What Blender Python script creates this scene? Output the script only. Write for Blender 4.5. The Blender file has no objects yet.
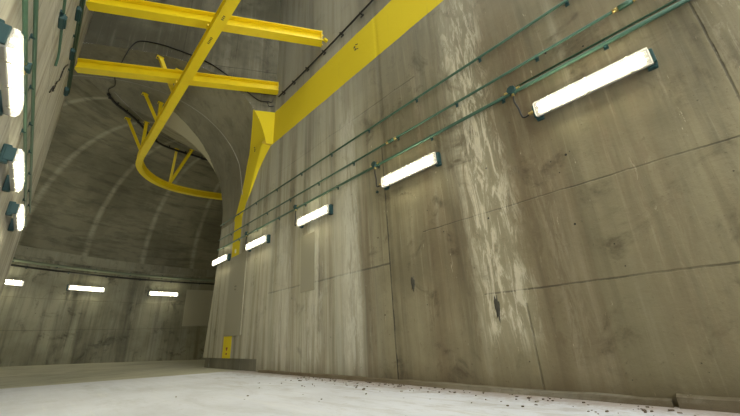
import bpy, bmesh, math, random
from mathutils import Vector, Matrix
random.seed(7)
S = 4.3                      # metres per unit: distance from the camera to the right wall
FZ = -0.171                  # floor height in units below the camera
C = bpy.context.scene.collection

def W(x, y, z): return Vector((x*S, y*S, (z-FZ)*S))

# ------------------------------------------------------------------ materials
def new_mat(name):
    m = bpy.data.materials.new(name); m.use_nodes = True
    nt = m.node_tree; nt.nodes.clear()
    out = nt.nodes.new('ShaderNodeOutputMaterial')
    b = nt.nodes.new('ShaderNodeBsdfPrincipled')
    nt.links.new(b.outputs[0], out.inputs[0])
    return m, nt, b

class NB:
    """small helper to chain shader nodes"""
    def __init__(s, nt): s.nt = nt
    def n(s, t, **kw):
        x = s.nt.nodes.new(t)
        for k, v in kw.items(): setattr(x, k, v)
        return x
    def put(s, sock, v):
        if hasattr(v, 'is_output'): s.nt.links.new(v, sock)
        else: sock.default_value = v
    def m(s, op, a, b=0.0, c=None, clamp=False):
        x = s.n('ShaderNodeMath', operation=op); x.use_clamp = clamp
        s.put(x.inputs[0], a); s.put(x.inputs[1], b)
        if c is not None: s.put(x.inputs[2], c)
        return x.outputs[0]
    def mix(s, f, a, b, blend='MIX'):
        x = s.n('ShaderNodeMix', data_type='RGBA', blend_type=blend)
        s.put(x.inputs[0], f)
        s.put(x.inputs[6], a if hasattr(a, 'is_output') else (*a, 1))
        s.put(x.inputs[7], b if hasattr(b, 'is_output') else (*b, 1))
        return x.outputs[2]
    def ramp(s, f, lo, hi):
        x = s.n('ShaderNodeMapRange'); x.interpolation_type = 'SMOOTHSTEP'
        s.put(x.inputs[0], f); x.inputs[1].default_value = lo; x.inputs[2].default_value = hi
        return x.outputs[0]
    def noise(s, vec, scale, detail=4, rough=.55, dist=0):
        x = s.n('ShaderNodeTexNoise'); s.nt.links.new(vec, x.inputs['Vector'])
        x.inputs['Scale'].default_value = scale; x.inputs['Detail'].default_value = detail
        x.inputs['Roughness'].default_value = rough; x.inputs['Distortion'].default_value = dist
        return x.outputs['Fac']
    def mapped(s, vec, sc, loc=(0, 0, 0)):
        x = s.n('ShaderNodeMapping'); s.nt.links.new(vec, x.inputs[0])
        x.inputs['Scale'].default_value = sc; x.inputs['Location'].default_value = loc
        return x.outputs[0]

YELLOW = (.76, .60, .012)

def concrete(name, c1, c2, streak=.5, dark=(.09, .085, .065), pale=(.5, .49, .44),
             joints=(), patches=(), pale_amt=.35, paint=None, extra=None, seed=0, streak_axis=2, rough=.85, fine=1.0, tints=(), contrast=1.0, gain=1.0, sat=1.0):
    m, nt, b = new_mat(name); k = NB(nt)
    tc = k.n('ShaderNodeTexCoord'); P = tc.outputs['Object']
    sep = k.n('ShaderNodeSeparateXYZ'); nt.links.new(P, sep.inputs[0])
    ax = {'x': sep.outputs[0], 'y': sep.outputs[1], 'z': sep.outputs[2]}
    off = (seed*3.1, seed*1.7, seed*.9)
    Pm = k.mapped(P, (1, 1, 1), off)
    big = k.noise(Pm, .32, 5, .6)
    col = k.mix(k.ramp(big, .36, .64), c1, c2)
    sc = [3.2, 3.2, 3.2]; sc[streak_axis] = .16
    st = k.noise(k.mapped(P, tuple(sc), off), 1.0, 7, .62, .25)
    sc2 = [13, 13, 13]; sc2[streak_axis] = .45
    st2 = k.noise(k.mapped(P, tuple(sc2), off), 1.0, 5, .6, .1)
    mid = k.noise(Pm, 1.6, 7, .68, .5)
    for q_, (tcl, lo, hi, amt) in enumerate(tints):
        s3 = [1.15, 1.15, 1.15]; s3[streak_axis] = .09
        tn = k.noise(k.mapped(P, tuple(s3), (seed*2.3+q_*7.7, q_*5.1+seed, q_*3.3)), 1.0, 6, .6, .35)
        col = k.mix(k.m('MULTIPLY', k.m('MULTIPLY', k.ramp(tn, lo, hi), amt), k.m('MULTIPLY_ADD', k.ramp(mid, .3, .6), .4, .6)), col, tcl)
    dk = k.m('MULTIPLY', k.ramp(st, .5, .72), streak)
    col = k.mix(dk, col, dark)
    dk2 = k.m('MULTIPLY', k.ramp(st2, .52, .74), streak*.55)
    col = k.mix(dk2, col, dark)
    pl = k.m('MULTIPLY', k.ramp(st, .46, .26), pale_amt)
    pl = k.m('MULTIPLY', pl, k.ramp(mid, .38, .6))
    col = k.mix(pl, col, pale)
    pl2 = k.m('MULTIPLY', k.ramp(st2, .44, .28), pale_amt*.6)
    col = k.mix(pl2, col, pale)
    blot = k.m('MULTIPLY', k.ramp(mid, .53, .74), .45*fine)
    col = k.mix(blot, col, dark)
    gr = k.noise(Pm, 22, 4, .7)
    col = k.mix(k.m('MULTIPLY', k.ramp(gr, .62, .78), .4*fine), col, dark)
    # pock marks
    vo = k.n('ShaderNodeTexVoronoi'); nt.links.new(Pm, vo.inputs['Vector']); vo.inputs['Scale'].default_value = 2.4
    pk = k.m('LESS_THAN', vo.outputs['Distance'], .035)
    col = k.mix(k.m('MULTIPLY', pk, .6*fine), col, (.03, .03, .025))
    vo2 = k.n('ShaderNodeTexVoronoi'); nt.links.new(Pm, vo2.inputs['Vector']); vo2.inputs['Scale'].default_value = 6.5
    pk2 = k.m('LESS_THAN', vo2.outputs['Distance'], .05)
    col = k.mix(k.m('MULTIPLY', k.m('MULTIPLY', pk2, k.ramp(mid, .5, .56)), .55*fine), col, (.05, .045, .035))
    scr = k.noise(k.mapped(P, (16, 16, 2.2), off), 1.0, 4, .8, 1.2)
    col = k.mix(k.m('MULTIPLY', k.ramp(scr, .66, .72), .35*fine), col, pale)
    wob = k.m('MULTIPLY', k.m('SUBTRACT', mid, .5), .05)
    jh = None
    # joints: (axis, value, half width, strength, optional (axis, lo, hi))
    for j in joints:
        a, v, w, stg = j[:4]
        d = k.m('ABSOLUTE', k.m('SUBTRACT', k.m('ADD', ax[a], wob), v))
        f = k.m('SUBTRACT', 1.0, k.ramp(d, w*.4, w*1.4))
        if len(j) > 4:
            a2, lo, hi = j[4]
            f = k.m('MULTIPLY', f, k.m('GREATER_THAN', ax[a2], lo)); f = k.m('MULTIPLY', f, k.m('LESS_THAN', ax[a2], hi))
        f2 = k.m('MULTIPLY', f, k.m('MULTIPLY_ADD', k.ramp(mid, .35, .6), .6, .4))
        col = k.mix(k.m('MULTIPLY', f2, stg), col, (.035, .032, .025))
        jh = f if jh is None else k.m('MAXIMUM', jh, f)
    # stains with a shape of their own: (axis, centre, half width, colour, strength, threshold, z lo, z hi)
    for (a, cen, hw, pc, stg, th, zlo, zhi) in patches:
        d = k.m('ABSOLUTE', k.m('SUBTRACT', k.m('ADD', ax[a], k.m('MULTIPLY', k.m('SUBTRACT', mid, .5), hw*1.2)), cen))
        f = k.m('SUBTRACT', 1.0, k.ramp(d, hw*.3, hw))
        n2 = k.noise(k.mapped(P, (9, 9, 1.6), (cen, 0, 0)), 1.0, 9, .75, .9)
        f = k.m('MULTIPLY', f, k.m('MULTIPLY_ADD', k.ramp(n2, th, th+.12), .8, .2))
        f = k.m('MULTIPLY', f, k.ramp(ax['z'], zlo, zlo+.5)); f = k.m('MULTIPLY', f, k.m('SUBTRACT', 1.0, k.ramp(ax['z'], zhi-.8, zhi)))
        col = k.mix(k.m('MULTIPLY', f, stg), col, pc)
    if extra: col = extra(k, ax, col, mid, st, P)
    if contrast != 1:
        g_ = k.n('ShaderNodeGamma'); nt.links.new(col, g_.inputs[0]); g_.inputs[1].default_value = contrast
        col = k.mix(1.0, g_.outputs[0], (gain, gain, gain*1.02), 'MULTIPLY')
        hs = k.n('ShaderNodeHueSaturation'); hs.inputs['Saturation'].default_value = sat; nt.links.new(col, hs.inputs['Color']); col = hs.outputs[0]
    if paint:
        f = paint(k, ax, mid)
        worn = k.m('MULTIPLY', k.ramp(st2, .6, .78), .35)
        yc = k.mix(worn, YELLOW, (.42, .33, .05))
        col = k.mix(f, col, yc)
    nt.links.new(col, b.inputs['Base Color'])
    b.inputs['Roughness'].default_value = rough
    bp = k.n('ShaderNodeBump'); bp.inputs['Strength'].default_value = .35; bp.inputs['Distance'].default_value = .02
    h = k.m('ADD', k.m('MULTIPLY', gr, .5), k.m('MULTIPLY', mid, 1.0))
    if jh is not None: h = k.m('SUBTRACT', h, jh)
    nt.links.new(h, bp.inputs['Height']); nt.links.new(bp.outputs[0], b.inputs['Normal'])
    return m

def plain(name, col, rough=.5, metal=0, var=.12, scale=6, dirt=None):
    m, nt, b = new_mat(name); k = NB(nt)
    tc = k.n('ShaderNodeTexCoord'); P = tc.outputs['Object']
    n = k.noise(P, scale, 5, .6)
    d = dirt or tuple(c*(1-var*3) for c in col)
    c = k.mix(k.m('MULTIPLY', k.ramp(n, .45, .75), min(1, var*3)), col, d)
    nt.links.new(c, b.inputs['Base Color'])
    b.inputs['Roughness'].default_value = rough; b.inputs['Metallic'].default_value = metal
    return m

def emit(name, col, st):
    m = bpy.data.materials.new(name); m.use_nodes = True; nt = m.node_tree; nt.nodes.clear()
    o = nt.nodes.new('ShaderNodeOutputMaterial'); e = nt.nodes.new('ShaderNodeEmission')
    e.inputs[0].default_value = (*col, 1); e.inputs[1].default_value = st
    nt.links.new(e.outputs[0], o.inputs[0]); return m

# ------------------------------------------------------------------ mesh helpers
def link(name, bm, mat, parent=None, smooth=False):
    me = bpy.data.meshes.new(name); bm.normal_update(); bm.to_mesh(me); bm.free()
    o = bpy.data.objects.new(name, me); C.objects.link(o)
    if mat: me.materials.append(mat)
    if smooth:
        for p in me.polygons: p.use_smooth = True
    if parent: o.parent = parent
    return o

def box(bm, c, s, rot=None, bevel=0):
    r = bmesh.ops.create_cube(bm, size=1.0)
    M = Matrix.Translation(Vector(c)) @ (rot.to_4x4() if rot else Matrix()) @ Matrix.Diagonal((*s, 1))
    bmesh.ops.transform(bm, matrix=M, verts=r['verts'])
    if bevel:
        es = list({e for v in r['verts'] for e in v.link_edges})
        bmesh.ops.bevel(bm, geom=es, offset=bevel, segments=2, affect='EDGES', profile=.5)

def frame_at(pts, i):
    a = pts[max(0, i-1)]; b = pts[min(len(pts)-1, i+1)]
    t = (b-a).normalized()
    up = Vector((0, 0, 1)) if abs(t.z) < .95 else Vector((0, 1, 0))
    s = t.cross(up).normalized(); u = s.cross(t).normalized()
    return t, s, u

def sweep(bm, pts, prof, closed=True):
    """prof: list of (side, up); sweeps along pts and caps the ends"""
    rows = []
    for i, p in enumerate(pts):
        t, s, u = frame_at(pts, i)
        rows.append([bm.verts.new(p + s*a + u*b) for a, b in prof])
    n = len(prof)
    for i in range(len(rows)-1):
        for j in range(n):
            bm.faces.new((rows[i][j], rows[i][(j+1) % n], rows[i+1][(j+1) % n], rows[i+1][j]))
    bm.faces.new(rows[0][::-1]); bm.faces.new(rows[-1])

def tube(bm, pts, r, seg=8):
    sweep(bm, [Vector(p) for p in pts], [(r*math.cos(2*math.pi*i/seg), r*math.sin(2*math.pi*i/seg)) for i in range(seg)])

def ibeam(w, h, tf, tw):
    a = w/2; b = tw/2
    return [(-a, 0), (a, 0), (a, tf), (b, tf), (b, h-tf), (a, h-tf), (a, h), (-a, h), (-a, h-tf), (-b, h-tf), (-b, tf), (-a, tf)]

def smooth_path(ctrl, n=8):
    """Catmull-Rom through control points"""
    c = [Vector(p) for p in ctrl]; c = [c[0]*2-c[1]] + c + [c[-1]*2-c[-2]]
    out = []
    for i in range(1, len(c)-2):
        for j in range(n):
            t = j/n; p0, p1, p2, p3 = c[i-1:i+3]
            out.append(.5*((2*p1)+(p2-p0)*t+(2*p0-5*p1+4*p2-p3)*t*t+(3*p1-p0-3*p2+p3)*t**3))
    out.append(c[-2]); return out

def tag(o, label, cat, group=None, kind=None):
    o['label'] = label; o['category'] = cat
    if group: o['group'] = group
    if kind: o['kind'] = kind
    return o
def struct(o): o['kind'] = 'structure'; return o
def empty(name, loc, rz=0):
    o = bpy.data.objects.new(name, None); C.objects.link(o)
    o.location = loc; o.rotation_euler = (0, 0, rz); o.empty_display_size = .1
    return o
def copy_tree(o, parent=None):
    c = o.copy(); C.objects.link(c)
    if parent: c.parent = parent
    for ch in list(o.children): copy_tree(ch, c)
    return c

# ------------------------------------------------------------------ geometry of the place (units)
XL, XR = -.155, 1.0
YB, ZT = -1.6, 3.0
SK = -.545
def portal_y(x, y1=2.0): return y1 + SK*(x-1)
# cross tunnel: centre of its curve, centreline radius, half width, spring height, crown rise
BX, BY, BR, BW, BS, BH = 1.45, 1.65, 2.35, 1.10, .98, 1.10
def b_inside(x, y, z):
    if z < BS: h = BW
    else:
        q = (z-BS)/BH
        if q >= 1: return -1
        h = BW*math.sqrt(1-q*q)
    return h-abs(b_r(x, y)-BR)
def b_r(x, y): return math.hypot(x-BX, y-BY)
def b_pt(s, u, z):
    """s: angle from +Y, u: offset from the centreline"""
    r = BR+u
    return (BX+r*math.sin(s), BY+r*math.cos(s), z)

# access arch sections: superellipse
def arc(a, h, sp, n, t):
    """t 0..1 right to left over the crown; returns x, z"""
    th = math.pi*t
    c, s_ = math.cos(th), math.sin(th)
    return a*math.copysign(abs(c)**(2/n), c), sp+h*abs(s_)**(2/n)
A0 = (.985, 1.12, .90, 2.75); A1 = (1.0, 1.0, 1.05, 2.0)
def arch_top(x):
    if abs(x) >= 1: return -9
    return 1.05+math.sqrt(1-x*x)

# ------------------------------------------------------------------ concrete materials
def zz(z): return (z-FZ)*S
def paint_wall(k, ax, mid):
    wob = k.m('MULTIPLY', k.m('SUBTRACT', mid, .5), .06)
    z = k.m('ADD', ax['z'], wob); y = k.m('ADD', ax['y'], k.m('MULTIPLY', wob, .5))
    band = k.m('MULTIPLY', k.m('GREATER_THAN', z, zz(1.337)), k.m('LESS_THAN', z, zz(1.612)))
    st = k.m('MULTIPLY', k.m('GREATER_THAN', y, 2.435*S), k.m('LESS_THAN', y, 2.575*S))
    st = k.m('MULTIPLY', st, k.m('LESS_THAN', z, zz(1.1)))
    st = k.m('MULTIPLY', st, k.m('GREATER_THAN', z, zz(-.118)))
    return k.m('MAXIMUM', band, st)
def wall_extra(k, ax, col, mid, st, P):
    # damp dirty foot of the wall, and a lighter vertical run-off field
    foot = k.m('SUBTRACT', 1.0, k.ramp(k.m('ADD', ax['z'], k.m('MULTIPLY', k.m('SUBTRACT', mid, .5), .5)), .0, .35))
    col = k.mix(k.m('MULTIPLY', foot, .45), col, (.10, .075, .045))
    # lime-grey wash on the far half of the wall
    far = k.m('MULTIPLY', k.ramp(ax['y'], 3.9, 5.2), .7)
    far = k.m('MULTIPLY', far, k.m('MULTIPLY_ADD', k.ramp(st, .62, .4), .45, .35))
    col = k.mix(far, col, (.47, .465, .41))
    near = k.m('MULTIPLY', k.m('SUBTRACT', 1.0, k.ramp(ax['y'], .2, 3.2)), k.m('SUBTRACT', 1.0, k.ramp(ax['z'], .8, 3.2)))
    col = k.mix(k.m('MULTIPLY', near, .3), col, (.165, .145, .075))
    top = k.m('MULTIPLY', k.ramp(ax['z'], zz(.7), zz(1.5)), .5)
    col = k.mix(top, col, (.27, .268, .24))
    return col
PALE = (.52, .50, .43)
BR_T = [((.20, .158, .098), .46, .62, .6), ((.36, .342, .275), .54, .68, .6), ((.125, .115, .085), .52, .66, .65)]
M_right = concrete('concrete_right_wall', (.205, .183, .122), (.29, .262, .182), streak=.42, dark=(.115, .095, .06), pale=(.47, .43, .335), pale_amt=.36, seed=1, fine=2.0, tints=BR_T, contrast=1.6, gain=2.4, sat=.86,
    joints=[('z', zz(.098), .011, .65, ('y', -9, 2.3)), ('z', zz(.265), .018, .6, ('y', 3.97, 8.4)), ('z', zz(1.06), .015, .4, ('y', 3, 8.4)),
            ('y', 3.975, .016, .7, ('z', -1, 4.2)), ('y', 3.92, .06, .2), ('y', 1.77, .014, .55, ('z', -1, 1.0)), ('y', -.545, .010, .55), ('y', 8.6, .010, .3),
            ('y', 6.75, .012, .3), ('y', 5.3, .012, .25), ('z', zz(.353), .009, .45, ('y', -9, 3.2)), ('y', -1.7, .02, .6), ('y', 6.1, .02, .35, ('z', 1.5, 4))],
    patches=[('y', 2.02, .50, (.50, .47, .39), .8, .46, .3, 6.8), ('y', 2.5, .16, (.17, .145, .10), .5, .45, .2, 6), ('y', -.95, .5, (.44, .42, .35), .55, .50, 0, 5),
             ('y', 5.0, .38, (.46, .46, .42), .6, .43, 0, 6), ('y', 6.3, .5, (.44, .43, .39), .5, .46, 0, 5), ('y', 7.6, .5, (.42, .42, .39), .5, .44, 0, 4),
             ('y', 4.6, .25, (.08, .065, .045), .6, .54, .2, 2.6), ('y', 5.6, .22, (.08, .065, .045), .55, .55, .2, 2.3), ('y', 3.2, .3, (.12, .09, .05), .5, .56, .2, 3),
             ('y', 1.35, .35, (.17, .135, .085), .6, .45, .1, 5.5), ('y', .3, .4, (.22, .18, .12), .5, .45, .1, 5)],
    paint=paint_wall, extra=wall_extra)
M_left = concrete('concrete_left_wall', (.40, .375, .30), (.52, .50, .425), streak=.6, dark=(.22, .165, .10), pale=(.66, .64, .57), seed=4, contrast=1.5, gain=1.4, sat=.62, fine=1.3, tints=[((.30, .24, .16), .50, .66, .6), ((.60, .58, .52), .5, .66, .6)],
    joints=[('y', 6.9, .016, .5), ('z', zz(1.0), .014, .35), ('y', 4.3, .014, .4)])
M_portal = concrete('concrete_portal_face', (.13, .123, .09), (.26, .245, .19), streak=.3, seed=2, pale=(.38, .365, .31), fine=1.6, tints=[((.10, .09, .065), .48, .62, .6)], contrast=1.3, gain=1.5,
    joints=[('z', zz(1.98), .02, .4), ('z', zz(2.35), .02, .4), ('x', 1.7, .02, .3), ('x', 3.1, .015, .25)],
    paint=lambda k, ax, mid: k.m('MULTIPLY', k.m('MULTIPLY', k.m('GREATER_THAN', k.m('ADD', ax['z'], k.m('MULTIPLY', mid, .02)), zz(1.337)), k.m('LESS_THAN', ax['z'], zz(1.612))), k.m('GREATER_THAN', ax['x'], .80*S)))
def strip_plane():
    A = W(.852, 2.085, 1.612); B = W(1.0, 2.575, .93); N = Vector((-1, -.35, -.35)).normalized()
    n = (B-A).cross(N).normalized()
    ref = W(1.0, 2.3, 1.12)
    if (ref-A).dot(n) < 0: n = -n
    return n, n.dot(A)
def paint_lining(k, ax, mid):
    n, d = strip_plane()
    v = k.m('ADD', k.m('ADD', k.m('MULTIPLY', ax['x'], n.x), k.m('MULTIPLY', ax['y'], n.y)), k.m('MULTIPLY', ax['z'], n.z))
    v = k.m('ADD', v, k.m('MULTIPLY', k.m('SUBTRACT', mid, .5), .04))
    f = k.m('MULTIPLY', k.m('GREATER_THAN', v, d), k.m('GREATER_THAN', ax['z'], zz(.9)))
    return k.m('MULTIPLY', f, k.m('LESS_THAN', ax['z'], zz(1.62)))
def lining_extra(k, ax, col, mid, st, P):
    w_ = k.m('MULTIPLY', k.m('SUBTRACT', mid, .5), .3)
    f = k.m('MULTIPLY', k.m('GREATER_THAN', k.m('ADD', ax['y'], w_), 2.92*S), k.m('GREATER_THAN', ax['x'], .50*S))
    return k.mix(k.m('MULTIPLY', f, .8), col, (.50, .47, .34))  # lit patch of the vault carried onto the barrel end as paler colour
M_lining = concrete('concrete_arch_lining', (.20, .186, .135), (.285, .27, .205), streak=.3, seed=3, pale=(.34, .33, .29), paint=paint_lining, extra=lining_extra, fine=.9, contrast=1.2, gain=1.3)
def vault_extra(k, ax, col, mid, st, P):
    dx = k.m('SUBTRACT', ax['x'], BX*S); dy = k.m('SUBTRACT', ax['y'], BY*S)
    ang = k.m('MULTIPLY', k.m('ARCTAN2', dx, dy), 180/math.pi)
    ph = k.m('ADD', k.m('ADD', ang, 1.2+1000), k.m('MULTIPLY', k.m('SUBTRACT', mid, .5), .5))
    fr = k.m('MODULO', ph, 10.0)
    d = k.m('ABSOLUTE', k.m('SUBTRACT', fr, .9*1.1))
    f = k.m('SUBTRACT', 1.0, k.ramp(d, .1, .75))
    f = k.m('MULTIPLY', f, k.m('MULTIPLY_ADD', k.ramp(mid, .3, .6), .5, .35))
    col = k.mix(k.m('MULTIPLY', f, .6), col, (.52, .50, .39))
    # lit patch beside the arch, put into the colour as a paler tone
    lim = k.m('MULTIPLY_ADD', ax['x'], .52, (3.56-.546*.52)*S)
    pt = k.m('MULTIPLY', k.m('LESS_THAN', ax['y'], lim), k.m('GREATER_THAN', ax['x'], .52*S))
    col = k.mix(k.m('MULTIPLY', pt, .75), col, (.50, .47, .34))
    # board-marked courses round the vault
    r = k.m('SQRT', k.m('ADD', k.m('POWER', dx, 2.0), k.m('POWER', dy, 2.0)))
    z = k.m('SUBTRACT', ax['z'], zz(BS))
    th = k.m('ARCTAN2', z, k.m('SUBTRACT', r, BR*S))
    cv = k.n('ShaderNodeCombineXYZ'); nt = k.nt
    nt.links.new(k.m('MULTIPLY', th, 14.0), cv.inputs[0]); nt.links.new(k.m('MULTIPLY', ang, .12), cv.inputs[1])
    cn = k.noise(cv.outputs[0], 1.0, 6, .7)
    col = k.mix(k.m('MULTIPLY', k.ramp(cn, .46, .66), .38), col, (.085, .08, .055))
    return col
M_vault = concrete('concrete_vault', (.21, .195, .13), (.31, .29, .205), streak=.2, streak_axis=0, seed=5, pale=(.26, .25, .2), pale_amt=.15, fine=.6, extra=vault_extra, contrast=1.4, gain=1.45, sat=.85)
M_back = concrete('concrete_tunnel_wall', (.28, .265, .185), (.42, .40, .295), streak=.35, seed=6, pale=(.36, .35, .28),
    pale_amt=.25, joints=[('z', zz(.50), .014, .25), ('z', zz(.2), .014, .3)], fine=1.7, contrast=1.35, gain=1.55, sat=.8, tints=[((.42, .40, .32), .50, .64, .6), ((.15, .14, .10), .5, .64, .6)])
M_corbel = concrete('concrete_corbel', (.26, .245, .175), (.38, .36, .265), streak=.3, fine=1.5, seed=8)
M_kerb = concrete('concrete_kerb', (.13, .105, .065), (.26, .235, .18), streak=.3, streak_axis=1, fine=1.6, contrast=1.3, gain=1.4, tints=[((.12, .085, .045), .48, .62, .6)], seed=9)
M_plinth = concrete('concrete_plinth', (.17, .16, .12), (.25, .24, .19), streak=.6, seed=12)
def floor_extra(k, ax, col, mid, st, P):
    n = k.noise(k.mapped(P, (1.2, .35, 1)), 1.0, 7, .7, .4)
    col = k.mix(k.m('MULTIPLY', k.ramp(n, .5, .68), .4), col, (.42, .43, .44))
    wear = k.noise(P, 7, 6, .75, .3)
    col = k.mix(k.m('MULTIPLY', k.ramp(wear, .60, .70), .45), col, (.36, .30, .27))
    wear2 = k.noise(k.mapped(P, (3.2, .8, 1), (3, 1, 0)), 1.0, 8, .75, .8)
    nr = k.m('MULTIPLY', k.ramp(ax['x'], 1.5, 4.2), k.ramp(wear2, .5, .62))
    col = k.mix(k.m('MULTIPLY', nr, .5), col, (.38, .345, .32))
    edge = k.m('MULTIPLY', k.ramp(k.m('ADD', ax['x'], k.m('MULTIPLY', k.m('SUBTRACT', wear, .5), .9)), 3.7, 4.25), .7)
    return k.mix(edge, col, (.26, .18, .12))
M_floor = concrete('concrete_floor', (.62, .63, .71), (.74, .76, .86), streak=.12, dark=(.4, .38, .36), pale=(.85, .85, .85), seed=10, streak_axis=1, extra=floor_extra, rough=.7, fine=.4)
def floor2_extra(k, ax, col, mid, st, P):
    n = k.noise(k.mapped(P, (.5, 1.6, 1)), 1.0, 6, .7, .4)
    return k.mix(k.m('MULTIPLY', k.ramp(n, .5, .66), .45), col, (.17, .16, .11))
M_floor2 = concrete('concrete_tunnel_floor', (.40, .385, .30), (.52, .50, .395), streak=.2, seed=11, streak_axis=0, extra=floor2_extra, rough=.75, fine=.5)
M_ceiling = concrete('concrete_roof', (.2, .19, .16), (.28, .27, .23), streak=.3, streak_axis=1, seed=13)

M_yellow = plain('yellow_paint_steel', (.93, .71, .012), .4, 0, .08, 2.5, dirt=(.66, .44, .01))
M_teal = plain('green_painted_conduit', (.055, .125, .085), .4, .2, .12, 9)
M_tealdk = plain('teal_cast_box', (.018, .062, .066), .45, .2, .1, 12)
M_brass = plain('brass_gland', (.55, .42, .16), .35, .8, .1, 20)
M_black = plain('black_cable_sheath', (.018, .017, .016), .5, 0, .1, 10)
M_grey = plain('grey_fixture_plastic', (.36, .35, .31), .5, 0, .08, 10)
M_tray = plain('dark_glow_damper', (.055, .052, .045), .7, 0, .05, 8)
M_clip = plain('steel_clip', (.42, .40, .35), .35, .8, .05, 10)
M_board = plain('beige_grey_board', (.34, .315, .235), .7, 0, .06, 1.6, dirt=(.28, .26, .195))
M_mark = plain('dark_stencil_paint', (.05, .045, .03), .7, 0, .1, 10)
M_red = plain('red_stencil_paint', (.30, .05, .02), .6, 0, .1, 10)
M_hole = plain('dark_rough_cavity', (.07, .065, .05), .9, 0, .2, 14)
M_tube = emit('fluorescent_tube', (1.0, .95, .66), 27.0)
def diffuser_mat():
    m = bpy.data.materials.new('prismatic_diffuser'); m.use_nodes = True; nt = m.node_tree; nt.nodes.clear(); k = NB(nt)
    o = k.n('ShaderNodeOutputMaterial'); t = k.n('ShaderNodeBsdfTransparent'); g = k.n('ShaderNodeBsdfGlossy')
    tl = k.n('ShaderNodeBsdfTranslucent'); e = k.n('ShaderNodeEmission')
    t.inputs[0].default_value = (.97, .97, .94, 1); g.inputs['Roughness'].default_value = .3
    tl.inputs[0].default_value = (.9, .88, .8, 1)
    e.inputs[0].default_value = (1, .92, .70, 1); e.inputs[1].default_value = .20
    m1 = k.n('ShaderNodeMixShader'); m1.inputs[0].default_value = .02
    nt.links.new(t.outputs[0], m1.inputs[1]); nt.links.new(tl.outputs[0], m1.inputs[2])
    m2 = k.n('ShaderNodeMixShader'); m2.inputs[0].default_value = .05
    nt.links.new(m1.outputs[0], m2.inputs[1]); nt.links.new(g.outputs[0], m2.inputs[2])
    ad = k.n('ShaderNodeAddShader'); nt.links.new(m2.outputs[0], ad.inputs[0]); nt.links.new(e.outputs[0], ad.inputs[1])
    nt.links.new(ad.outputs[0], o.inputs[0]); return m
M_diff = diffuser_mat()

# ------------------------------------------------------------------ setting
def poly(bm, pts): return bm.faces.new([bm.verts.new(p) for p in pts])

# right wall
YE = 2.85
bm = bmesh.new()
ZB = -.103
top_edge = [(2.0, 1.337), (2.12, 1.24), (2.26, 1.14), (2.38, 1.06), (2.45, 1.03), (YE, 1.03)]
poly(bm, [W(1, YE, ZB), W(1, 2.95, ZB), W(1, 2.87, .45), W(1, YE, 1.0)])
for ya_, yb_, za_, zb_ in ((YB, 2.0, FZ, ZT), (2.0, 2.05, FZ, 1.7), (2.05, YE, ZB, 1.7)):
    poly(bm, [W(1, ya_, za_), W(1, yb_, za_), W(1, yb_, zb_), W(1, ya_, zb_)])
# underside of the overhang and the end return
poly(bm, [W(1, 2.05, ZB), W(1.03, 2.05, ZB), W(1.03, 2.95, ZB), W(1, 2.95, ZB)])
poly(bm, [W(1, 2.05, ZB), W(1, 2.05, FZ), W(1.03, 2.05, FZ), W(1.03, 2.05, ZB)])
bmesh.ops.triangulate(bm, faces=bm.faces)
struct(link('wall_right', bm, M_right))
bm = bmesh.new(); poly(bm, [W(1.012, 2.03, FZ-.01), W(1.012, 2.93, FZ-.01), W(1.012, 2.93, ZB+.01), W(1.012, 2.03, ZB+.01)])
struct(link('baseboard_right', bm, M_plinth))
# left wall (with its end return)
bm = bmesh.new()
yl = portal_y(XL)
poly(bm, [W(XL, YB, FZ), W(XL, YB, ZT), W(XL, yl, ZT), W(XL, yl, FZ)])
poly(bm, [W(XL, yl, FZ), W(XL, yl, ZT), W(-.95, portal_y(-.95), ZT), W(-.95, portal_y(-.95), FZ)])
struct(link('wall_left', bm, M_left))

# portal face with the arch cut out
N = 64
row0 = []
for i in range(N+1):
    x, z = arc(*A0, i/N)
    if z > 1.337 and x > XL: row0.append((x, z))
x0 = row0[0][0]
row0 = [(1.0, 1.337), (A0[0]*(1-((1.337-A0[2])/A0[1])**A0[3])**(1/A0[3]), 1.337)] + row0
zl = A0[2]+A0[1]*(1-(abs(XL)/A0[0])**A0[3])**(1/A0[3])
bm = bmesh.new()
pts = row0 + [(XL, zl)]
for (xa, za), (xb, zb) in zip(pts, pts[1:]):
    if abs(xa-xb) < 1e-6: continue
    poly(bm, [W(xa, portal_y(xa), za), W(xb, portal_y(xb), zb), W(xb, portal_y(xb), ZT), W(xa, portal_y(xa), ZT)])
bmesh.ops.remove_doubles(bm, verts=bm.verts, dist=1e-4)
struct(link('wall_front', bm, M_portal))

# arch lining: flared mouth, then a barrel running to the cross tunnel
bm = bmesh.new()
K = 72
FOOT = [(.934, 2.037, 1.338), (.955, 2.118, 1.283), (.975, 2.213, 1.203), (.99, 2.308, 1.076), (.999, 2.385, .997), (.999, 2.44, .90)]
def foot(v):
    q = v*(len(FOOT)-1); i = min(int(q), len(FOOT)-2); f = q-i
    return Vector(FOOT[i])*(1-f)+Vector(FOOT[i+1])*f
def mouth(i, v):
    t = i/K
    if i == 0: return foot(v)
    xa, za = arc(*A0, t); xb, zb = arc(*A1, t)
    xb = min(xb, .9985)
    if za < 1.337 and xa > 0:
        za = 1.345; xa = .933
    ya = portal_y(xa); yb = 2.45+SK*(xb-1)
    e = v*v*(3-2*v)*.35+v*.65
    p = Vector((xa+(xb-xa)*e, ya+(yb-ya)*v, za+(zb-za)*e))
    if xa == .933:                     # the foot of the flare dies into the wall
        w_ = max(0, 1-i/7); q = foot(v); p = p*(1-w_)+q*w_
    return p
def groin_y(x, z, y0):
    y = y0
    while y < 4.4 and b_inside(x, y, z) < 0: y += .004
    return y
rows = []
V1, V2 = 10, 12
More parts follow.
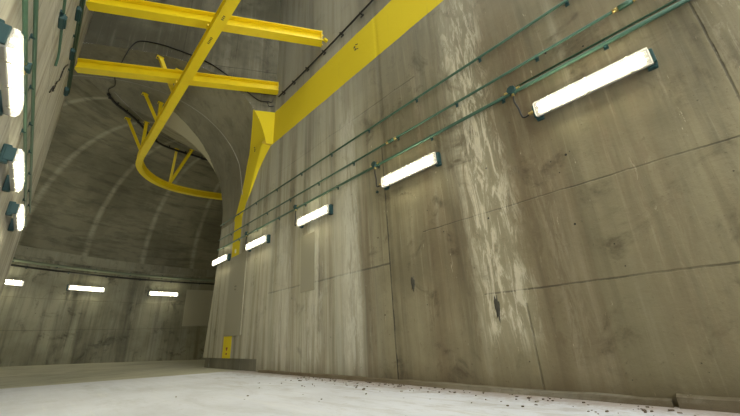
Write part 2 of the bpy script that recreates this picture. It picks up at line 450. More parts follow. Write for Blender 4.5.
for i in range(K+1):
    r = [mouth(i, v/V1) for v in range(V1+1)]
    p = r[-1]; yg = max(groin_y(p.x, p.z, p.y), p.y+.02)
    if p.x < -.6: yg = p.y+.02
    yg += .03
    r += [Vector((p.x, p.y+(yg-p.y)*j/V2, p.z)) for j in range(1, V2+1)]
    rows.append([bm.verts.new(W(*q)) for q in r])
# small sill under the foot of the flare, closing against the wall
first = rows[0]
sill = [bm.verts.new(W(1.0, foot(v/V1).y, foot(v/V1).z)) for v in range(V1+1)]
for v in range(V1):
    bm.faces.new((sill[v], sill[v+1], first[v+1], first[v]))
for i in range(K):
    for j in range(V1+V2):
        try: bm.faces.new((rows[i][j], rows[i][j+1], rows[i+1][j+1], rows[i+1][j]))
        except ValueError: pass
bmesh.ops.remove_doubles(bm, verts=bm.verts, dist=1e-4)
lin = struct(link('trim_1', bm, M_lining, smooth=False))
for p in lin.data.polygons: p.use_smooth = True
# pale raised rim where flare and barrel meet
bm = bmesh.new()
rim = [Vector(W(*mouth(i, 1.0))) + Vector((0, 0, -.0)) for i in range(4, 47)]
tube(bm, rim, .016, 6)
struct(link('trim_2', bm, plain('pale_rim_mortar', (.32, .31, .26), .8), smooth=True))

# cross tunnel surfaces, clipped where the arch opens into them
def clip_mesh(bm, fn):
    """keep the part with fn(v.co) > 0, cutting triangles along fn = 0"""
    bmesh.ops.triangulate(bm, faces=bm.faces)
    val = {v: fn(v.co) for v in bm.verts}
    for e in list(bm.edges):
        a, b = e.verts; fa, fb = val[a], val[b]
        if fa*fb < 0:
            la, lb = a.co.copy(), b.co.copy(); lo, hi = (la, lb) if fa < 0 else (lb, la)
            for _ in range(12):
                m_ = (lo+hi)/2
                if fn(m_) < 0: lo = m_
                else: hi = m_
            t = (hi-la).length/((lb-la).length+1e-9)
            ne, nv = bmesh.utils.edge_split(e, a, min(.999, max(.001, t)))
            val[nv] = 0.0
    for f in list(bm.faces):
        zs = [v for v in f.verts if val[v] == 0.0]
        if len(zs) == 2 and len(f.verts) > 3:
            try: bmesh.utils.face_split(f, zs[0], zs[1])
            except ValueError: pass
    dead = [f for f in bm.faces if sum(val[v] for v in f.verts) < 0]
    bmesh.ops.delete(bm, geom=dead, context='FACES')
def in_access(co):
    x, y, z = co.x/S, co.y/S, co.z/S+FZ
    if x > XL-.3 and x < 1.02 and y < portal_y(x)+.03: return -1.0
    if b_r(x, y) > BR+.15 : return 1.0       # only the near half of the tunnel is opened
    d = 1.0-abs(x)
    if z > 1.05: d = 1.0-math.hypot(x, z-1.05)
    return -d
def tunnel(u_z, mat, name, clip=True, s0=-84, s1=58, ds=1.5):
    bm = bmesh.new(); n = int((s1-s0)/ds)
    g = []
    for i in range(n+1):
        s_ = math.radians(s0+i*ds)
        g.append([bm.verts.new(W(*b_pt(s_, u, z))) for u, z in u_z])
    for i in range(n):
        for j in range(len(u_z)-1):
            bm.faces.new((g[i][j], g[i+1][j], g[i+1][j+1], g[i][j+1]))
    if clip: clip_mesh(bm, in_access)
    o = struct(link(name, bm, mat))
    for p in o.data.polygons: p.use_smooth = True
    return o
vp = [(-BW*math.cos(math.pi*i/44), BS+BH*math.sin(math.pi*i/44)) for i in range(45)]
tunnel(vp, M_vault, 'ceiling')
tunnel([(BW, -.4), (BW, 0), (BW, .4), (BW, BS)], M_back, 'wall_back', clip=False)
tunnel([(-BW, -.4), (-BW, 0), (-BW, .5), (-BW, BS)], M_back, 'wall_side')
# corbel course under the vault springing
bm = bmesh.new()
cp = [W(*b_pt(math.radians(a), BW-.004, .93)) for a in range(-60, 59, 2)]
sweep(bm, cp, [(-.03, -.20), (.05, -.20), (.05, .22), (-.03, .22)])
struct(link('trim_3', bm, M_corbel))
# unseen end caps added to keep sky light out of the cross tunnel
for nm, s_ in (('end_cap_east', 58), ('end_cap_west', -84)):
    bm = bmesh.new(); a = math.radians(s_)
    poly(bm, [W(*b_pt(a, -BW, -.4))]+[W(*b_pt(a, u, z)) for u, z in vp]+[W(*b_pt(a, BW, -.4))])
    if s_ < 0: clip_mesh(bm, lambda c_: (XL-.03)*S-c_.x)
    struct(link(nm, bm, M_back))
# roof over the far part of the shaft
ROOF_Y = .55
bm = bmesh.new()
box(bm, W((XL+XR)/2, (ROOF_Y+2.8)/2, ZT+.04), ((XR-XL+.3)*S, (2.8-ROOF_Y)*S, .08*S))
struct(link('ceiling.001', bm, M_ceiling))

# floors
def fl_y(x): return 2.80-.50*(x+.06)
bm = bmesh.new()
nx = 12
for i in range(nx):
    xa = XL-.02+(1.06-XL+.02)*i/nx; xb = XL-.02+(1.06-XL+.02)*(i+1)/nx
    poly(bm, [W(xa, YB-.6, FZ), W(xb, YB-.6, FZ), W(xb, fl_y(xb), FZ), W(xa, fl_y(xa), FZ)])
bmesh.ops.remove_doubles(bm, verts=bm.verts, dist=1e-4)
struct(link('floor', bm, M_floor))
bm = bmesh.new()
def tun_floor_z(x, y):
    w = max(0, min(1, (y-3.0)/1.6)); w = w*w*(3-2*w)
    return FZ-.001+w*max(-.12, min(.1, .066-.050*(x+.15)))
g = []
GX, GY = 48, 36
for i in range(GX+1):
    x = -2.2+6.4*i/GX; col_ = []
    ys = max(fl_y(x), 2.25) if x > 1 else fl_y(min(x, 1.0))
    for j in range(GY+1):
        y = ys+(5.3-ys)*j/GY
        col_.append(bm.verts.new(W(x, y, tun_floor_z(x, y))))
    g.append(col_)
for i in range(GX):
    for j in range(GY): bm.faces.new((g[i][j], g[i+1][j], g[i+1][j+1], g[i][j+1]))
struct(link('floor.001', bm, M_floor2))

# kerb along the foot of the right wall
bm = bmesh.new()
def kerb(y0, y1, h, d):
    n = max(2, int((y1-y0)*5)); rr = [[], [], [], []]
    for i in range(n+1):
        y = y0+(y1-y0)*i/n; hh = h*(1+random.uniform(-.12, .12)); dd = d*(1+random.uniform(-.25, .25))
        for r_, p in zip(rr, [(4.3, 0), (4.3-dd-.012, -.002), (4.3-dd, hh*.8), (4.302, hh)]): r_.append(bm.verts.new((p[0], y, p[1])))
    for i in range(n):
        for a in range(3): bm.faces.new((rr[a][i], rr[a][i+1], rr[a+1][i+1], rr[a+1][i]))
    bm.faces.new([r_[0] for r_ in rr]); bm.faces.new([r_[-1] for r_ in rr][::-1])
kerb(-6, .62, .10, .05); kerb(.66, 8.6, .065, .045)
struct(link('baseboard_left', bm, M_kerb)).name = 'trim_4'

# ------------------------------------------------------------------ overhead steel
def beam_obj(name, p0, p1, w, h, label, z):
    root = empty(name, (0, 0, 0)); tag(root, label, 'steel beam', None)
    a, b = W(*p0, z), W(*p1, z)
    root.location = (a+b)/2
    inv = -root.location
    bm = bmesh.new(); sweep(bm, [a+inv, b+inv], ibeam(w, h, .022, .016)); link('beam', bm, M_yellow, root)
    return root, a, b
b1, a1, e1 = beam_obj('steel_beam', (XL+.003, 1.985), (.975, 1.36), .25, .33, 'yellow steel crossbeam nearest the viewer, high up, with its right end stopping just short of the wall', 1.765)
b2, a2, e2 = beam_obj('steel_beam', (XL+.003, 2.61), (.995, 1.955), .25, .33, 'yellow steel crossbeam farther back, just in front of the arch, meeting the right wall beside the yellow band', 1.765)
b2.name = 'steel_beam.001'
for root, e, a in ((b1, e1, a1), (b2, e2, a2)):
    d = (e-a).normalized(); rot = d.to_track_quat('X', 'Z').to_matrix()
    bm = bmesh.new(); box(bm, e-root.location+Vector((0, 0, .165))-d*.01, (.02, .26, .35), rot); link('end_plate', bm, M_yellow, root)
    for dz in (.05, .22):
        for sgn in (-1, 1):
            bm = bmesh.new(); box(bm, e-root.location+rot@Vector((-.005 if root is b2 else .01, sgn*.08, dz)), (.05, .028, .028), rot, .005)
            link('bolt', bm, M_yellow, root)
# bracket between beam and wall for the nearer one
bm = bmesh.new(); box(bm, W(.988, 1.338, 1.785)-b1.location, (.11, .08, .06)); link('wall_bracket', bm, M_yellow, b1)

# monorail
RZ = 1.668
rail_pts = [W(.410, y, RZ) for y in (-.6, 0, .6, 1.2, 1.8, 2.4, 2.8, 3.1, 3.3)] 
curve = smooth_path([W(.410, 3.3, RZ), W(.412, 3.5, RZ), W(.435, 3.68, RZ), W(.52, 3.87, RZ), W(.66, 4.02, RZ), W(.85, 4.105, RZ), W(1.1, 4.11, RZ), W(1.35, 4.06, RZ), W(1.6, 3.99, RZ), W(1.9, 3.93, RZ)], 6)
rail = empty('monorail_track', W(.410, 2.0, RZ))
tag(rail, 'long yellow overhead monorail track that hangs under the crossbeams and curves right in the tunnel', 'monorail')
bm = bmesh.new(); sweep(bm, [p-rail.location for p in rail_pts+curve[1:]], ibeam(.235, .30, .028, .018)); link('track_beam', bm, M_yellow, rail)
for (p0, p1, yy) in ((a1, e1, 0), (a2, e2, 0)):
    t = (.410*S-p0.x)/(p1.x-p0.x); c = p0.lerp(p1, t); bz = (RZ-FZ)*S+.30
    bm = bmesh.new()
    for sx in (-1, 1):
        box(bm, Vector((c.x+sx*.115, c.y, bz+.02))-rail.location, (.06, .10, .07), None, .006)
    box(bm, Vector((c.x, c.y, (bz+(1.765-FZ)*S)/2))-rail.location, (.16, .14, (1.765-FZ)*S-bz))
    link('beam_clamp', bm, M_yellow, rail)
# splice plates along the track
for y in (1.02, 2.72):
    bm = bmesh.new(); box(bm, W(.410, y, RZ)+Vector((0, 0, -.008))-rail.location, (.17, .10, .012)); link('splice_plate', bm, M_yellow, rail)
# V hangers from the vault to the track
def vault_z(x, y):
    z = 2.4
    zs = arch_top(x) if y < 3.6 else 0
    best = 0
    zz_ = 1.2
    while zz_ < 2.3:
        if b_inside(x, y, zz_) > 0 or (zz_ < zs and b_r(x, y) < BR+.15): best = zz_
        zz_ += .004
    return best
hang = [((.275, 2.43), (.405, 2.43), (.408, 2.43)), ((.285, 2.95), (.405, 2.93), (.408, 2.9)), ((.25, 3.54), (.395, 3.46), (.408, 3.5)), ((.77, 3.87), (.90, 3.77), (.80, 4.08))]
hl = ['yellow V hanger above the farther crossbeam, first from the viewer', 'yellow V hanger between the farther crossbeam and the black cable tray',
      'yellow V hanger where the monorail track starts to bend, at the hanging cable', 'yellow V hanger over the curved end of the monorail track, nearest the arch edge']
for (t1, t2, bt), lb in zip(hang, hl):
    foot = W(bt[0], bt[1], RZ)+Vector((0, 0, .305))
    root = empty('track_hanger', foot); tag(root, lb, 'hanger', 'V hangers of the monorail track')
    for tp in (t1, t2):
        zt = vault_z(*tp); top = W(tp[0], tp[1], zt)
        bm = bmesh.new(); d = top-foot
        rot = d.to_track_quat('Z', 'Y').to_matrix()
        box(bm, d*.5, (.11, .11, d.length), rot); st_ = link('strut', bm, M_yellow, root)
        bm = bmesh.new(); box(bm, d-Vector((0, 0, .02)), (.20, .16, .03)); 
        link('top_plate', bm, M_yellow, root)
        for sx in (-1, 1):
            bm = bmesh.new(); box(bm, d-Vector((sx*.065, 0, .045)), (.035, .035, .03)); link('bolt', bm, M_tealdk, root)

# ------------------------------------------------------------------ wall lights
LEN, HT = 1.22, .205
def make_light():
    r = empty('wall_light', (0, 0, 0))
    # local: x along the wall, wall at y = 0, fixture towards -y
    bm = bmesh.new(); box(bm, (0, -.105, 0), (LEN, .05, HT-.01), None, .012)
    h = link('housing', bm, M_grey, r)
    bm = bmesh.new(); box(bm, (0, -.131, 0), (LEN-.02, .004, HT-.02)); link('glow_damper', bm, M_tray, r)  # dark tray added to soak up tube light so the cover glows less
    for sx in (-1, 1):
        bm = bmesh.new(); box(bm, (sx*(LEN/2-.02), -.04, 0), (.09, .08, HT+.03), None, .012)
        box(bm, (sx*(LEN/2+.015), -.075, 0), (.03, .10, HT*.85), None, .01)
        link('mounting_bracket', bm, M_tealdk, r)
    # rounded cover
    bm = bmesh.new()
    prof = [(-HT/2+.003, -.128), (-HT/2+.006, -.165), (-HT/2+.03, -.188), (0, -.195), (HT/2-.03, -.188), (HT/2-.006, -.165), (HT/2-.003, -.128)]
    L = LEN/2-.004
    xs = [-L, -L+.02, L-.02, L]; sc = [.85, 1, 1, .85]
    rr = [[bm.verts.new((x, -.128+(y+.128)*s_, z)) for z, y in prof] for x, s_ in zip(xs, sc)]
    for i in range(3):
        for j in range(len(prof)-1): bm.faces.new((rr[i][j], rr[i+1][j], rr[i+1][j+1], rr[i][j+1]))
    bm.faces.new(rr[0]); bm.faces.new(rr[-1][::-1])
    link('diffuser', bm, M_diff, r)
    for z in (-.045, .045):
        bm = bmesh.new(); tube(bm, [(-L+.05, -.155, z), (L-.05, -.155, z)], .0135, 10); t = link('fluorescent_tube', bm, M_tube, r, True)
        for sx in (-1, 1):
            bm = bmesh.new(); box(bm, (sx*(L-.035), -.15, z), (.03, .035, .035), None, .004); link('lamp_holder', bm, M_clip, t)
    for x in (-.42, 0, .42):
        for sz in (-1, 1):
            bm = bmesh.new(); box(bm, (x, -.135, sz*(HT/2+.002)), (.022, .055, .012)); link('clip', bm, M_clip, r)
    for o_ in r.children_recursive:
        o_.data.transform(Matrix.Diagonal((1, .88, 1, 1)))
    return r
RXL = 1.0
proto = make_light()
def light(o, p, rz, label, group):
    o.location = p; o.rotation_euler = (0, 0, rz); tag(o, label, 'light', group); return o
first_used = False
def place_light(*a):
    global first_used
    o = proto if not first_used else copy_tree(proto)
    first_used = True
    return light(o, *a)
yR = [.116, .768, 1.442, 2.105, 2.735]
LZ = .612
names = ['nearest and largest fluorescent light, on the right wall under the green conduits',
         'second fluorescent light from the viewer on the right wall, left of the long pale stain',
         'middle fluorescent light of the row on the right wall, above the small pale board',
         'fourth fluorescent light on the right wall, just right of the yellow painted stripe',
         'farthest fluorescent light on the right wall, at its end beside the yellow stripe']
for y, lb in zip(yR, names):
    place_light(W(RXL, y, LZ), -math.pi/2, lb, 'fluorescent lights along the right wall')
yL = [.82, 1.32, 1.82]
for y, lb in zip(yL, ['largest fluorescent light on the left wall, cut close to the picture edge', 'middle fluorescent light of the three on the left wall', 'smallest, farthest fluorescent light on the left wall, near the tunnel vault']):
    place_light(W(XL, y, .49), math.pi/2, lb, 'fluorescent lights along the left wall').scale = (.84, 1.06, .95)
backs = [(-.315, .625), (.34, .628), (1.14, .622)]
for (x, z), lb in zip(backs, ['left fluorescent light on the curved back wall of the tunnel, cut by the picture edge', 'middle fluorescent light of the three on the curved back wall', 'right fluorescent light on the curved back wall, left of the beige board']):
    a = math.asin((x-BX)/(BR+BW))
    place_light(W(*b_pt(a, BW, z)), -a, lb, 'fluorescent lights on the tunnel back wall').scale = (1.2, 1, 1.15)

# ------------------------------------------------------------------ conduits
def conduit(name, pts, r, label, clips, nrm, mat=M_teal, group=None, cat='conduit'):
    root = empty(name, pts[0]); tag(root, label, cat, group); o = root.location.copy()
    bm = bmesh.new(); tube(bm, [p-o for p in pts], r, 10); link('pipe', bm, mat, root, True)
    for c in clips:
        bm = bmesh.new(); d = nrm(c)
        rot = Vector((d.x, d.y, 0)).normalized().to_track_quat('X', 'Z').to_matrix()
        box(bm, c-o+d*.022, (.045+r, .028, r*2.6), rot, .004)
        box(bm, c-o+d*.042-Vector((0, 0, .028)), (.02, .05, .075), rot, .004)
        link('saddle_clip', bm, M_tealdk, root)
    return root
gapR = .036
def RW(y, z, g=gapR): return W(1, y, z)-Vector((g, 0, 0))
nR = lambda c: Vector((1, 0, 0))
cl = [i*.30-1.2 for i in range(0, 14)]
conduit('wall_conduit', [RW(-1.3, .936), RW(2.86, .936)], .020, 'topmost of the three green conduits running along the right wall', [RW(y+.10, .936) for y in cl if y < 2.8], nR, group='green conduits on the right wall')
conduit('wall_conduit', [RW(-1.3, .806), RW(2.86, .806)], .020, 'middle green conduit of the three along the right wall', [RW(y+.22, .806) for y in cl if y < 2.6], nR, group='green conduits on the right wall')
conduit('wall_conduit', [RW(-1.3, .722), RW(2.86, .722)], .026, 'lowest, thickest green conduit on the right wall, carrying the round junction boxes', [RW(y+.05, .722) for y in cl if y < 2.8], nR, group='green conduits on the right wall')
conduit('wall_conduit', [RW(-1.3, .737), RW(.3, .737)], .014, 'thin green conduit right above the lowest one, ending at the nearest junction box', [], nR, group='green conduits on the right wall')
gapL = .036
def LW(y, z, g=gapL): return W(XL, y, z)+Vector((g, 0, 0))
nL = lambda c: Vector((-1, 0, 0))
def yseq(a, b, st): 
    o = []; 
    while a < b: o.append(a); a += st
    return o
conduit('wall_conduit', [LW(-.8, .66), LW(2.6, .66)], .020, 'lower green conduit on the left wall, just above the lights', [LW(y, .66) for y in yseq(.2, 2.6, .24)], nL, group='green conduits on the left wall')
conduit('wall_conduit', [LW(-.8, .74), LW(2.6, .74)], .020, 'second green conduit up on the left wall, close over the lower one', [LW(y, .74) for y in yseq(.3, 2.6, .24)], nL, group='green conduits on the left wall')
conduit('wall_conduit', [LW(-.4, 1.085), LW(1.52, 1.085), LW(1.55, 1.075), LW(1.56, 1.04)], .018, 'green conduit higher on the left wall that hooks down at its end', [LW(y, 1.085) for y in yseq(.4, 1.5, .3)], nL, group='green conduits on the left wall')
conduit('wall_conduit', [LW(-.4, 1.56), LW(2.58, 1.56)], .03, 'highest green conduit on the left wall, reaching the farther crossbeam', [LW(y, 1.56) for y in yseq(.4, 2.5, .3)], nL, group='green conduits on the left wall')
conduit('wall_conduit', [LW(-.4, 1.475), LW(2.45, 1.475)], .018, 'thin green conduit just below the highest one on the left wall', [LW(y, 1.475) for y in yseq(.4, 2.4, .3)], nL, group='green conduits on the left wall')
# back wall conduits
def BWp(a, z, g=.05): return W(*b_pt(a, BW, z))-Vector((math.sin(a), math.cos(a), 0))*g
M_pale = plain('pale_green_pipe', (.24, .27, .19), .5, 0, .15, 3)
angs = [math.radians(a) for a in range(-31, 41, 2)]
nB = lambda c: Vector((c.x-BX*S, c.y-BY*S, 0)).normalized()
conduit('tunnel_conduit', [BWp(a, .835, .08) for a in angs], .07, 'upper pale green pipe curving along the tunnel back wall', [BWp(math.radians(a), .835, .08) for a in range(-30, 30, 6)], nB, mat=M_pale, group='pipes on the tunnel back wall')
conduit('tunnel_conduit', [BWp(a, .785, .06) for a in angs], .04, 'lower dark cable pipe curving along the tunnel back wall', [BWp(math.radians(a), .785, .06) for a in range(-28, 30, 6)], nB, mat=M_black, group='pipes on the tunnel back wall')

# junction boxes
def make_jbox():
    r = empty('junction_box', (0, 0, 0))
    bm = bmesh.new(); bmesh.ops.create_cone(bm, cap_ends=True, segments=16, radius1=.062, radius2=.058, depth=.07, matrix=Matrix.Rotation(math.pi/2, 4, 'X') @ Matrix.Translation((0, 0, 0)))
    link('body', bm, M_tealdk, r)
    bm = bmesh.new(); bmesh.ops.create_cone(bm, cap_ends=True, segments=8, radius1=.066, radius2=.06, depth=.014, matrix=Matrix.Translation((0, -.04, 0)) @ Matrix.Rotation(math.pi/2, 4, 'X'))
    link('lid', bm, M_tealdk, r)
    for sx in (-1, 1):
        bm = bmesh.new(); bmesh.ops.create_cone(bm, cap_ends=True, segments=8, radius1=.021, radius2=.021, depth=.05, matrix=Matrix.Translation((sx*.085, 0, 0)) @ Matrix.Rotation(math.pi/2, 4, 'Y'))
        link('gland', bm, M_brass, r)
    bm = bmesh.new(); bmesh.ops.create_cone(bm, cap_ends=True, segments=8, radius1=.02, radius2=.02, depth=.04, matrix=Matrix.Translation((0, 0, -.075)))
    link('gland', bm, M_brass, r)
    return r
jb = make_jbox(); used = False
def place_j(p, rz, lb, grp):
    global used
    o = jb if not used else copy_tree(jb); used = True
    o.location = p; o.rotation_euler = (0, 0, rz); tag(o, lb, 'junction box', grp); return o
def cable(name, pts, r, label, mat=M_black, grp=None, n=8, glands=False, cat='cable'):
    root = empty(name, pts[0]); tag(root, label, cat, grp)
    bm = bmesh.new(); tube(bm, [p-root.location for p in smooth_path(pts, n)], r, 6); link('sheath', bm, mat, root, True)
    if glands:
        bm = bmesh.new(); tube(bm, [Vector(pts[-1])-root.location, Vector(pts[-2])*.45+Vector(pts[-1])*.55-root.location], r*1.7, 8); link('gland', bm, M_brass, root)
    return root
rl = ['nearest', 'second', 'middle', 'fourth', 'farthest']
for i, y in enumerate(yR):
    yj = y+.197
    if i < 4:
        place_j(RW(yj, .728, .05), -math.pi/2, 'round teal junction box on the lowest conduit, above the %s light of the right wall' % rl[i], 'junction boxes on the right wall')
    p = RW(yj, .728, .05)-Vector((0, 0, .095))
    q = W(1, y+LEN/2/S+.006, LZ)-Vector((.10, 0, 0))
    if i < 4:
        cable('light_cable', [p, p+Vector((-.01, .0, -.10)), p+Vector((-.02, -.03, -.20))*1.15, Vector((q.x-.01, q.y+.13, q.z-.02)), q], .013, 'short looped black cable feeding the %s light of the right wall' % rl[i], grp='light feed cables', glands=True)
for y, z, lb in ((.857, .806, 'brass-ended green coupling on the middle conduit above the second right-wall light'), (-.02, .806, 'brass-ended coupling on the middle conduit above the nearest right-wall light')):
    root = empty('conduit_coupling', RW(y, z)); tag(root, lb, 'pipe coupling')
    bm = bmesh.new(); tube(bm, [(0, -.07, 0), (0, .07, 0)], .034, 10); link('sleeve', bm, M_teal, root, True)
    for s_ in (-1, 1):
        bm = bmesh.new(); tube(bm, [(0, s_*.07, 0), (0, s_*.13, 0)], .026, 8); link('nut', bm, M_brass, root, True)
place_j(LW(1.04, .66, .034), math.pi/2, 'round teal junction box beside the largest light on the left wall', 'junction boxes on the left wall')
# cast boxes on the upper left conduits
def cast_box(p, label, s=(.07, .26, .12)):
    root = empty('switch_box', p); tag(root, label, 'junction box', 'cast boxes on the left wall')
    bm = bmesh.new(); box(bm, (s[0]/2, 0, 0), s, None, .02); link('body', bm, M_tealdk, root)
    bm = bmesh.new(); box(bm, (s[0]+.008, 0, 0), (.02, s[1]*.8, s[2]*.75), None, .008); link('lid', bm, M_tealdk, root)
    return root
cast_box(W(XL, 1.335, 1.075), 'teal cast box on the hooked conduit of the left wall')
cast_box(W(XL, 1.70, 1.445), 'upper teal cast box near the nearer crossbeam on the left wall', (.07, .36, .10))
cast_box(W(XL, 2.02, 1.45), 'teal cast box halfway between the two crossbeams on the left wall', (.07, .36, .10))
cast_box(W(XL, 2.38, 1.44), 'teal cast box beside the end of the farther crossbeam on the left wall', (.07, .32, .10))
cable('loose_cable', [LW(2.02, 1.38, .03), LW(1.93, 1.29, .02), LW(1.90, 1.2, .02), LW(1.83, 1.14, .02), LW(1.8, 1.07, .02), LW(1.74, 1.06, .03), LW(1.70, 1.0, .02)], .011, 'thin dark cable straggling down the left wall below the cast boxes')

# black cables over the yellow band
band_pts = [RW(y, 1.715+.012*math.sin(y*3), .05) for y in (-.4, 0, .4, .8, 1.2, 1.5, 1.75, 1.93)]
bc = cable('black_cable', band_pts, .026, 'black cable on brackets above the yellow band of the right wall')
for y in (.85, 1.0, 1.18, 1.36, 1.55, 1.72, 1.86):
    bm = bmesh.new(); p = RW(y, 1.715, .05)-bc.location; box(bm, p+Vector((.0, 0, -.03)), (.10, .035, .035)); box(bm, p+Vector((.035, 0, -.08)), (.02, .11, .03)); link('bracket', bm, M_black, bc)
def PP(x, z, g=.03): return W(x, portal_y(x), z)-Vector((.48, .88, 0))*g
cable('black_cable', [PP(.965, 1.70), PP(.90, 1.70), PP(.84, 1.745), PP(.77, 1.81), PP(.68, 1.90), PP(.56, 1.99), PP(.447, 2.04), PP(.33, 2.08), PP(.25, 2.10), PP(.14, 2.10), PP(.10, 2.03), PP(.085, 1.96)], .017, 'thin black cable arching over the portal above the tunnel mouth', n=6)
cable('black_cable', [PP(.985, 1.73), PP(.975, 1.69, .06), PP(.95, 1.70), PP(.96, 1.66), PP(.99, 1.665)], .014, 'tangle of black cable in the corner at the right end of the farther crossbeam')
def ceil_pt(x, y, dz=.05): return W(x, y, vault_z(x, y))-Vector((0, 0, dz))
cable('black_cable', [PP(.085, 1.965), W(.075, 2.56, 1.955), W(.065, 2.75, 1.97), ceil_pt(.06, 2.9), ceil_pt(.08, 3.02), ceil_pt(.05, 3.12), ceil_pt(.075, 3.2)], .015, 'thin black cable hanging from the portal edge to the start of the cable tray', n=6)
tray_xy = [(.055, 3.17), (.12, 3.27), (.20, 3.34), (.30, 3.44), (.38, 3.56), (.48, 3.71), (.60, 3.82), (.77, 3.86), (.95, 3.86), (1.14, 3.87), (1.4, 3.87)]
tr = cable('cable_bundle', [ceil_pt(x, y, .10) for x, y in tray_xy], .05, 'thick black cable bundle on hooks curving across the vault behind the monorail', cat='cable bundle')
for x, y in ((.07, 3.2), (.14, 3.28), (.33, 3.48), (.22, 3.36), (.55, 3.78), (.69, 3.84), (.86, 3.86), (1.04, 3.865)):
    bm = bmesh.new(); p = ceil_pt(x, y, .10)-tr.location; box(bm, p+Vector((0, 0, .05)), (.04, .04, .13)); box(bm, p+Vector((.05, .02, -.04)), (.16, .04, .03)); link('hook', bm, M_black, tr)
cable('thin_cable', [ceil_pt(.09, 3.12, .03), ceil_pt(.16, 3.2, .03), ceil_pt(.3, 3.34, .03), ceil_pt(.42, 3.5, .03), ceil_pt(.55, 3.62, .03), ceil_pt(.75, 3.70, .03), ceil_pt(.95, 3.70, .03), ceil_pt(1.15, 3.7, .03)], .012, 'thin grey cable running beside the thick black bundle on the vault', mat=M_grey)

# ------------------------------------------------------------------ boards and marks
def board(name, x, y0, y1, z0, z1, label, t=.03):
    root = empty(name, W(x, (y0+y1)/2, z0)); tag(root, label, 'board')
    bm = bmesh.new(); box(bm, (-t/2-.004, 0, (z1-z0)*S/2), (t, (y1-y0)*S, (z1-z0)*S), None, .005); link('sheet', bm, M_board, root)
    return root
bd = board('wall_board', 1.0, 2.29, 2.56, .037, .60, 'tall beige-grey board covering the yellow stripe on the right wall')
for dy, dz in ((-.03, 1.42), (-.03, 1.33), (.05, 1.43), (.05, 1.34)):
    bm = bmesh.new(); box(bm, (-.037, dy, dz), (.003, .035, .05)); link('mark', bm, M_mark, bd)
board('wall_board', 1.0, 1.455, 1.585, .226, .535, 'small pale narrow board on the right wall under the middle light', .012)
a = math.asin((1.60-BX)/(BR+BW))
root = empty('wall_board', W(*b_pt(a, BW, .225)), -a); tag(root, 'wide beige board on the curved back wall beside the arch pier', 'board')
bm = bmesh.new(); box(bm, (0, -.03, .235*S), (.36*S, .04, .47*S), None, .006); link('sheet', bm, plain('pale_board', (.52, .49, .375), .7, 0, .06, 1.6), root)

def marks(name, pts, label, mat, rects, plane):
    root = empty(name, pts); tag(root, label, 'painted mark')
    for i, (a_, b_, w, h, ang) in enumerate(rects):
        bm = bmesh.new(); rot = Matrix.Rotation(ang, 3, 'X'); box(bm, (-.002, a_, b_), (.005, w, h), rot); link('stroke', bm, mat, root)
    if plane: root.rotation_euler = (0, plane, 0)
    return root
marks('stencil_mark', W(1, 1.066, 1.515), 'two small dark scribbled strokes on the yellow band of the right wall', M_mark, [(.06, .06, .05, .05, .5), (-.02, .09, .10, .02, .4), (.03, -.03, .05, .05, .5), (-.04, -.06, .08, .02, .4)], 0)
marks('stencil_mark', W(1, 2.505, -.045), 'small red triangular mark on the foot of the yellow stripe', M_red, [(0, .03, .13, .03, 0), (0, 0, .09, .035, 0), (0, -.03, .045, .035, 0), (0, -.13, .08, .05, 0)], 0)
marks('stencil_mark', Vector((4.060, 9.37, 6.57)), 'small dark scribble on the yellow stripe where it curves below the band', M_mark, [(.0, .05, .06, .03, .3), (0, -.02, .03, .06, .2), (0.03, -.06, .04, .03, -.3)], -.26)
for y, n in ((1.70, 5), (1.50, 3)):
    root = empty('stencil_mark', W(.410, y, RZ)); tag(root, 'dark stencilled characters under the monorail, %s' % ('between the two crossbeams' if n == 5 else 'at the nearer crossbeam'), 'painted mark')
    for i in range(n):
        bm = bmesh.new(); box(bm, (.0, (i-n/2)*.055, -.003), (.05, .026, .003)); link('character', bm, M_mark, root)
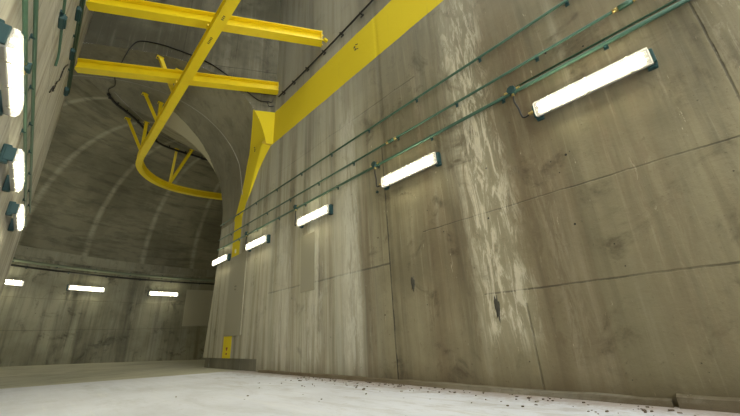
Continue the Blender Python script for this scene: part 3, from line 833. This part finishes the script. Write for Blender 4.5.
# cavity chipped in the wall and its rusty pin
bm = bmesh.new()
bmesh.ops.create_icosphere(bm, subdivisions=3, radius=1.0)
for v in bm.verts:
    n_ = 1+.25*math.sin(v.co.y*7+v.co.z*5)+.12*math.sin(v.co.z*17)
    v.co = Vector((v.co.x*.010, v.co.y*.035*n_, v.co.z*.14*n_))
o = link('wall_patch', bm, M_hole, None, True); o.location = W(1, .50, .055); tag(o, 'dark upright chipped patch low on the right wall in the pale stain', 'chipped patch')
o2 = o.copy(); C.objects.link(o2); o2.location = W(1, .815, .17); o2.scale = (1, 1.1, .75); o2['label'] = 'small dark chipped patch on the right wall below the second light'
bm = bmesh.new(); bmesh.ops.create_cone(bm, cap_ends=True, segments=12, radius1=.028, radius2=.022, depth=.03, matrix=Matrix.Rotation(math.pi/2, 4, 'Y'))
o = link('wall_anchor', bm, M_tealdk); o.location = W(1, .967, .595)-Vector((.014, 0, 0)); tag(o, 'small dark round anchor on the right wall left of the second light', 'anchor')
bm = bmesh.new(); box(bm, (0, 0, 0), (.03, .07, .12), None, .01)
o = link('wall_box', bm, plain('white_plastic', (.6, .58, .5), .5)); o.location = W(1, 2.50, .64)-Vector((.016, 0, 0)); tag(o, 'tiny white box on the yellow stripe between the two farthest right-wall lights', 'box')

# litter on the floor along the right wall
bm = bmesh.new()
for i in range(240):
    y = random.uniform(-.9, 6.5); x = 4.22-abs(random.gauss(0, 1))*(.28 if random.random() < .7 else 1.1)
    if x < -.4: continue
    s_ = random.uniform(.006, .022)*(1.6 if random.random() < .12 else 1)
    rot = Matrix.Rotation(random.uniform(0, 6.3), 3, 'Z') @ Matrix.Rotation(random.uniform(-.5, .5), 3, 'X')
    box(bm, (x, y, s_*.3), (s_*random.uniform(.8, 2), s_*random.uniform(.6, 1.3), s_*.5), rot)
o = link('floor_litter', bm, plain('litter', (.11, .08, .055), .9, 0, .3, 3, dirt=(.42, .39, .33)))
tag(o, 'scattered brown crumbs and dry leaf bits on the floor along the right wall', 'litter', kind='stuff')

# ------------------------------------------------------------------ light, camera
w = bpy.data.worlds.new('sky'); bpy.context.scene.world = w; w.use_nodes = True
bg = w.node_tree.nodes['Background']; bg.inputs[0].default_value = (.95, .98, .91, 1); bg.inputs[1].default_value = 1.7

cam = bpy.data.cameras.new('camera'); co = bpy.data.objects.new('camera', cam); C.objects.link(co)
cam.sensor_width = 36; cam.sensor_fit = 'HORIZONTAL'; cam.lens = 36*337/740; cam.clip_start = .02; cam.clip_end = 200
R = Matrix(((0.7274, -0.2069, -0.6543), (-0.6845, -0.2877, -0.6698), (-0.04998, 0.9351, -0.3509)))
q = R.to_quaternion(); q.normalize()
co.location = W(0, 0, 0); co.rotation_mode = 'QUATERNION'; co.rotation_quaternion = q
sc = bpy.context.scene; sc.camera = co
sc.view_settings.view_transform = 'Standard'; sc.view_settings.look = 'None'
sc.view_settings.exposure = 1.5; sc.view_settings.gamma = 1.0; sc.view_settings.use_curve_mapping = False
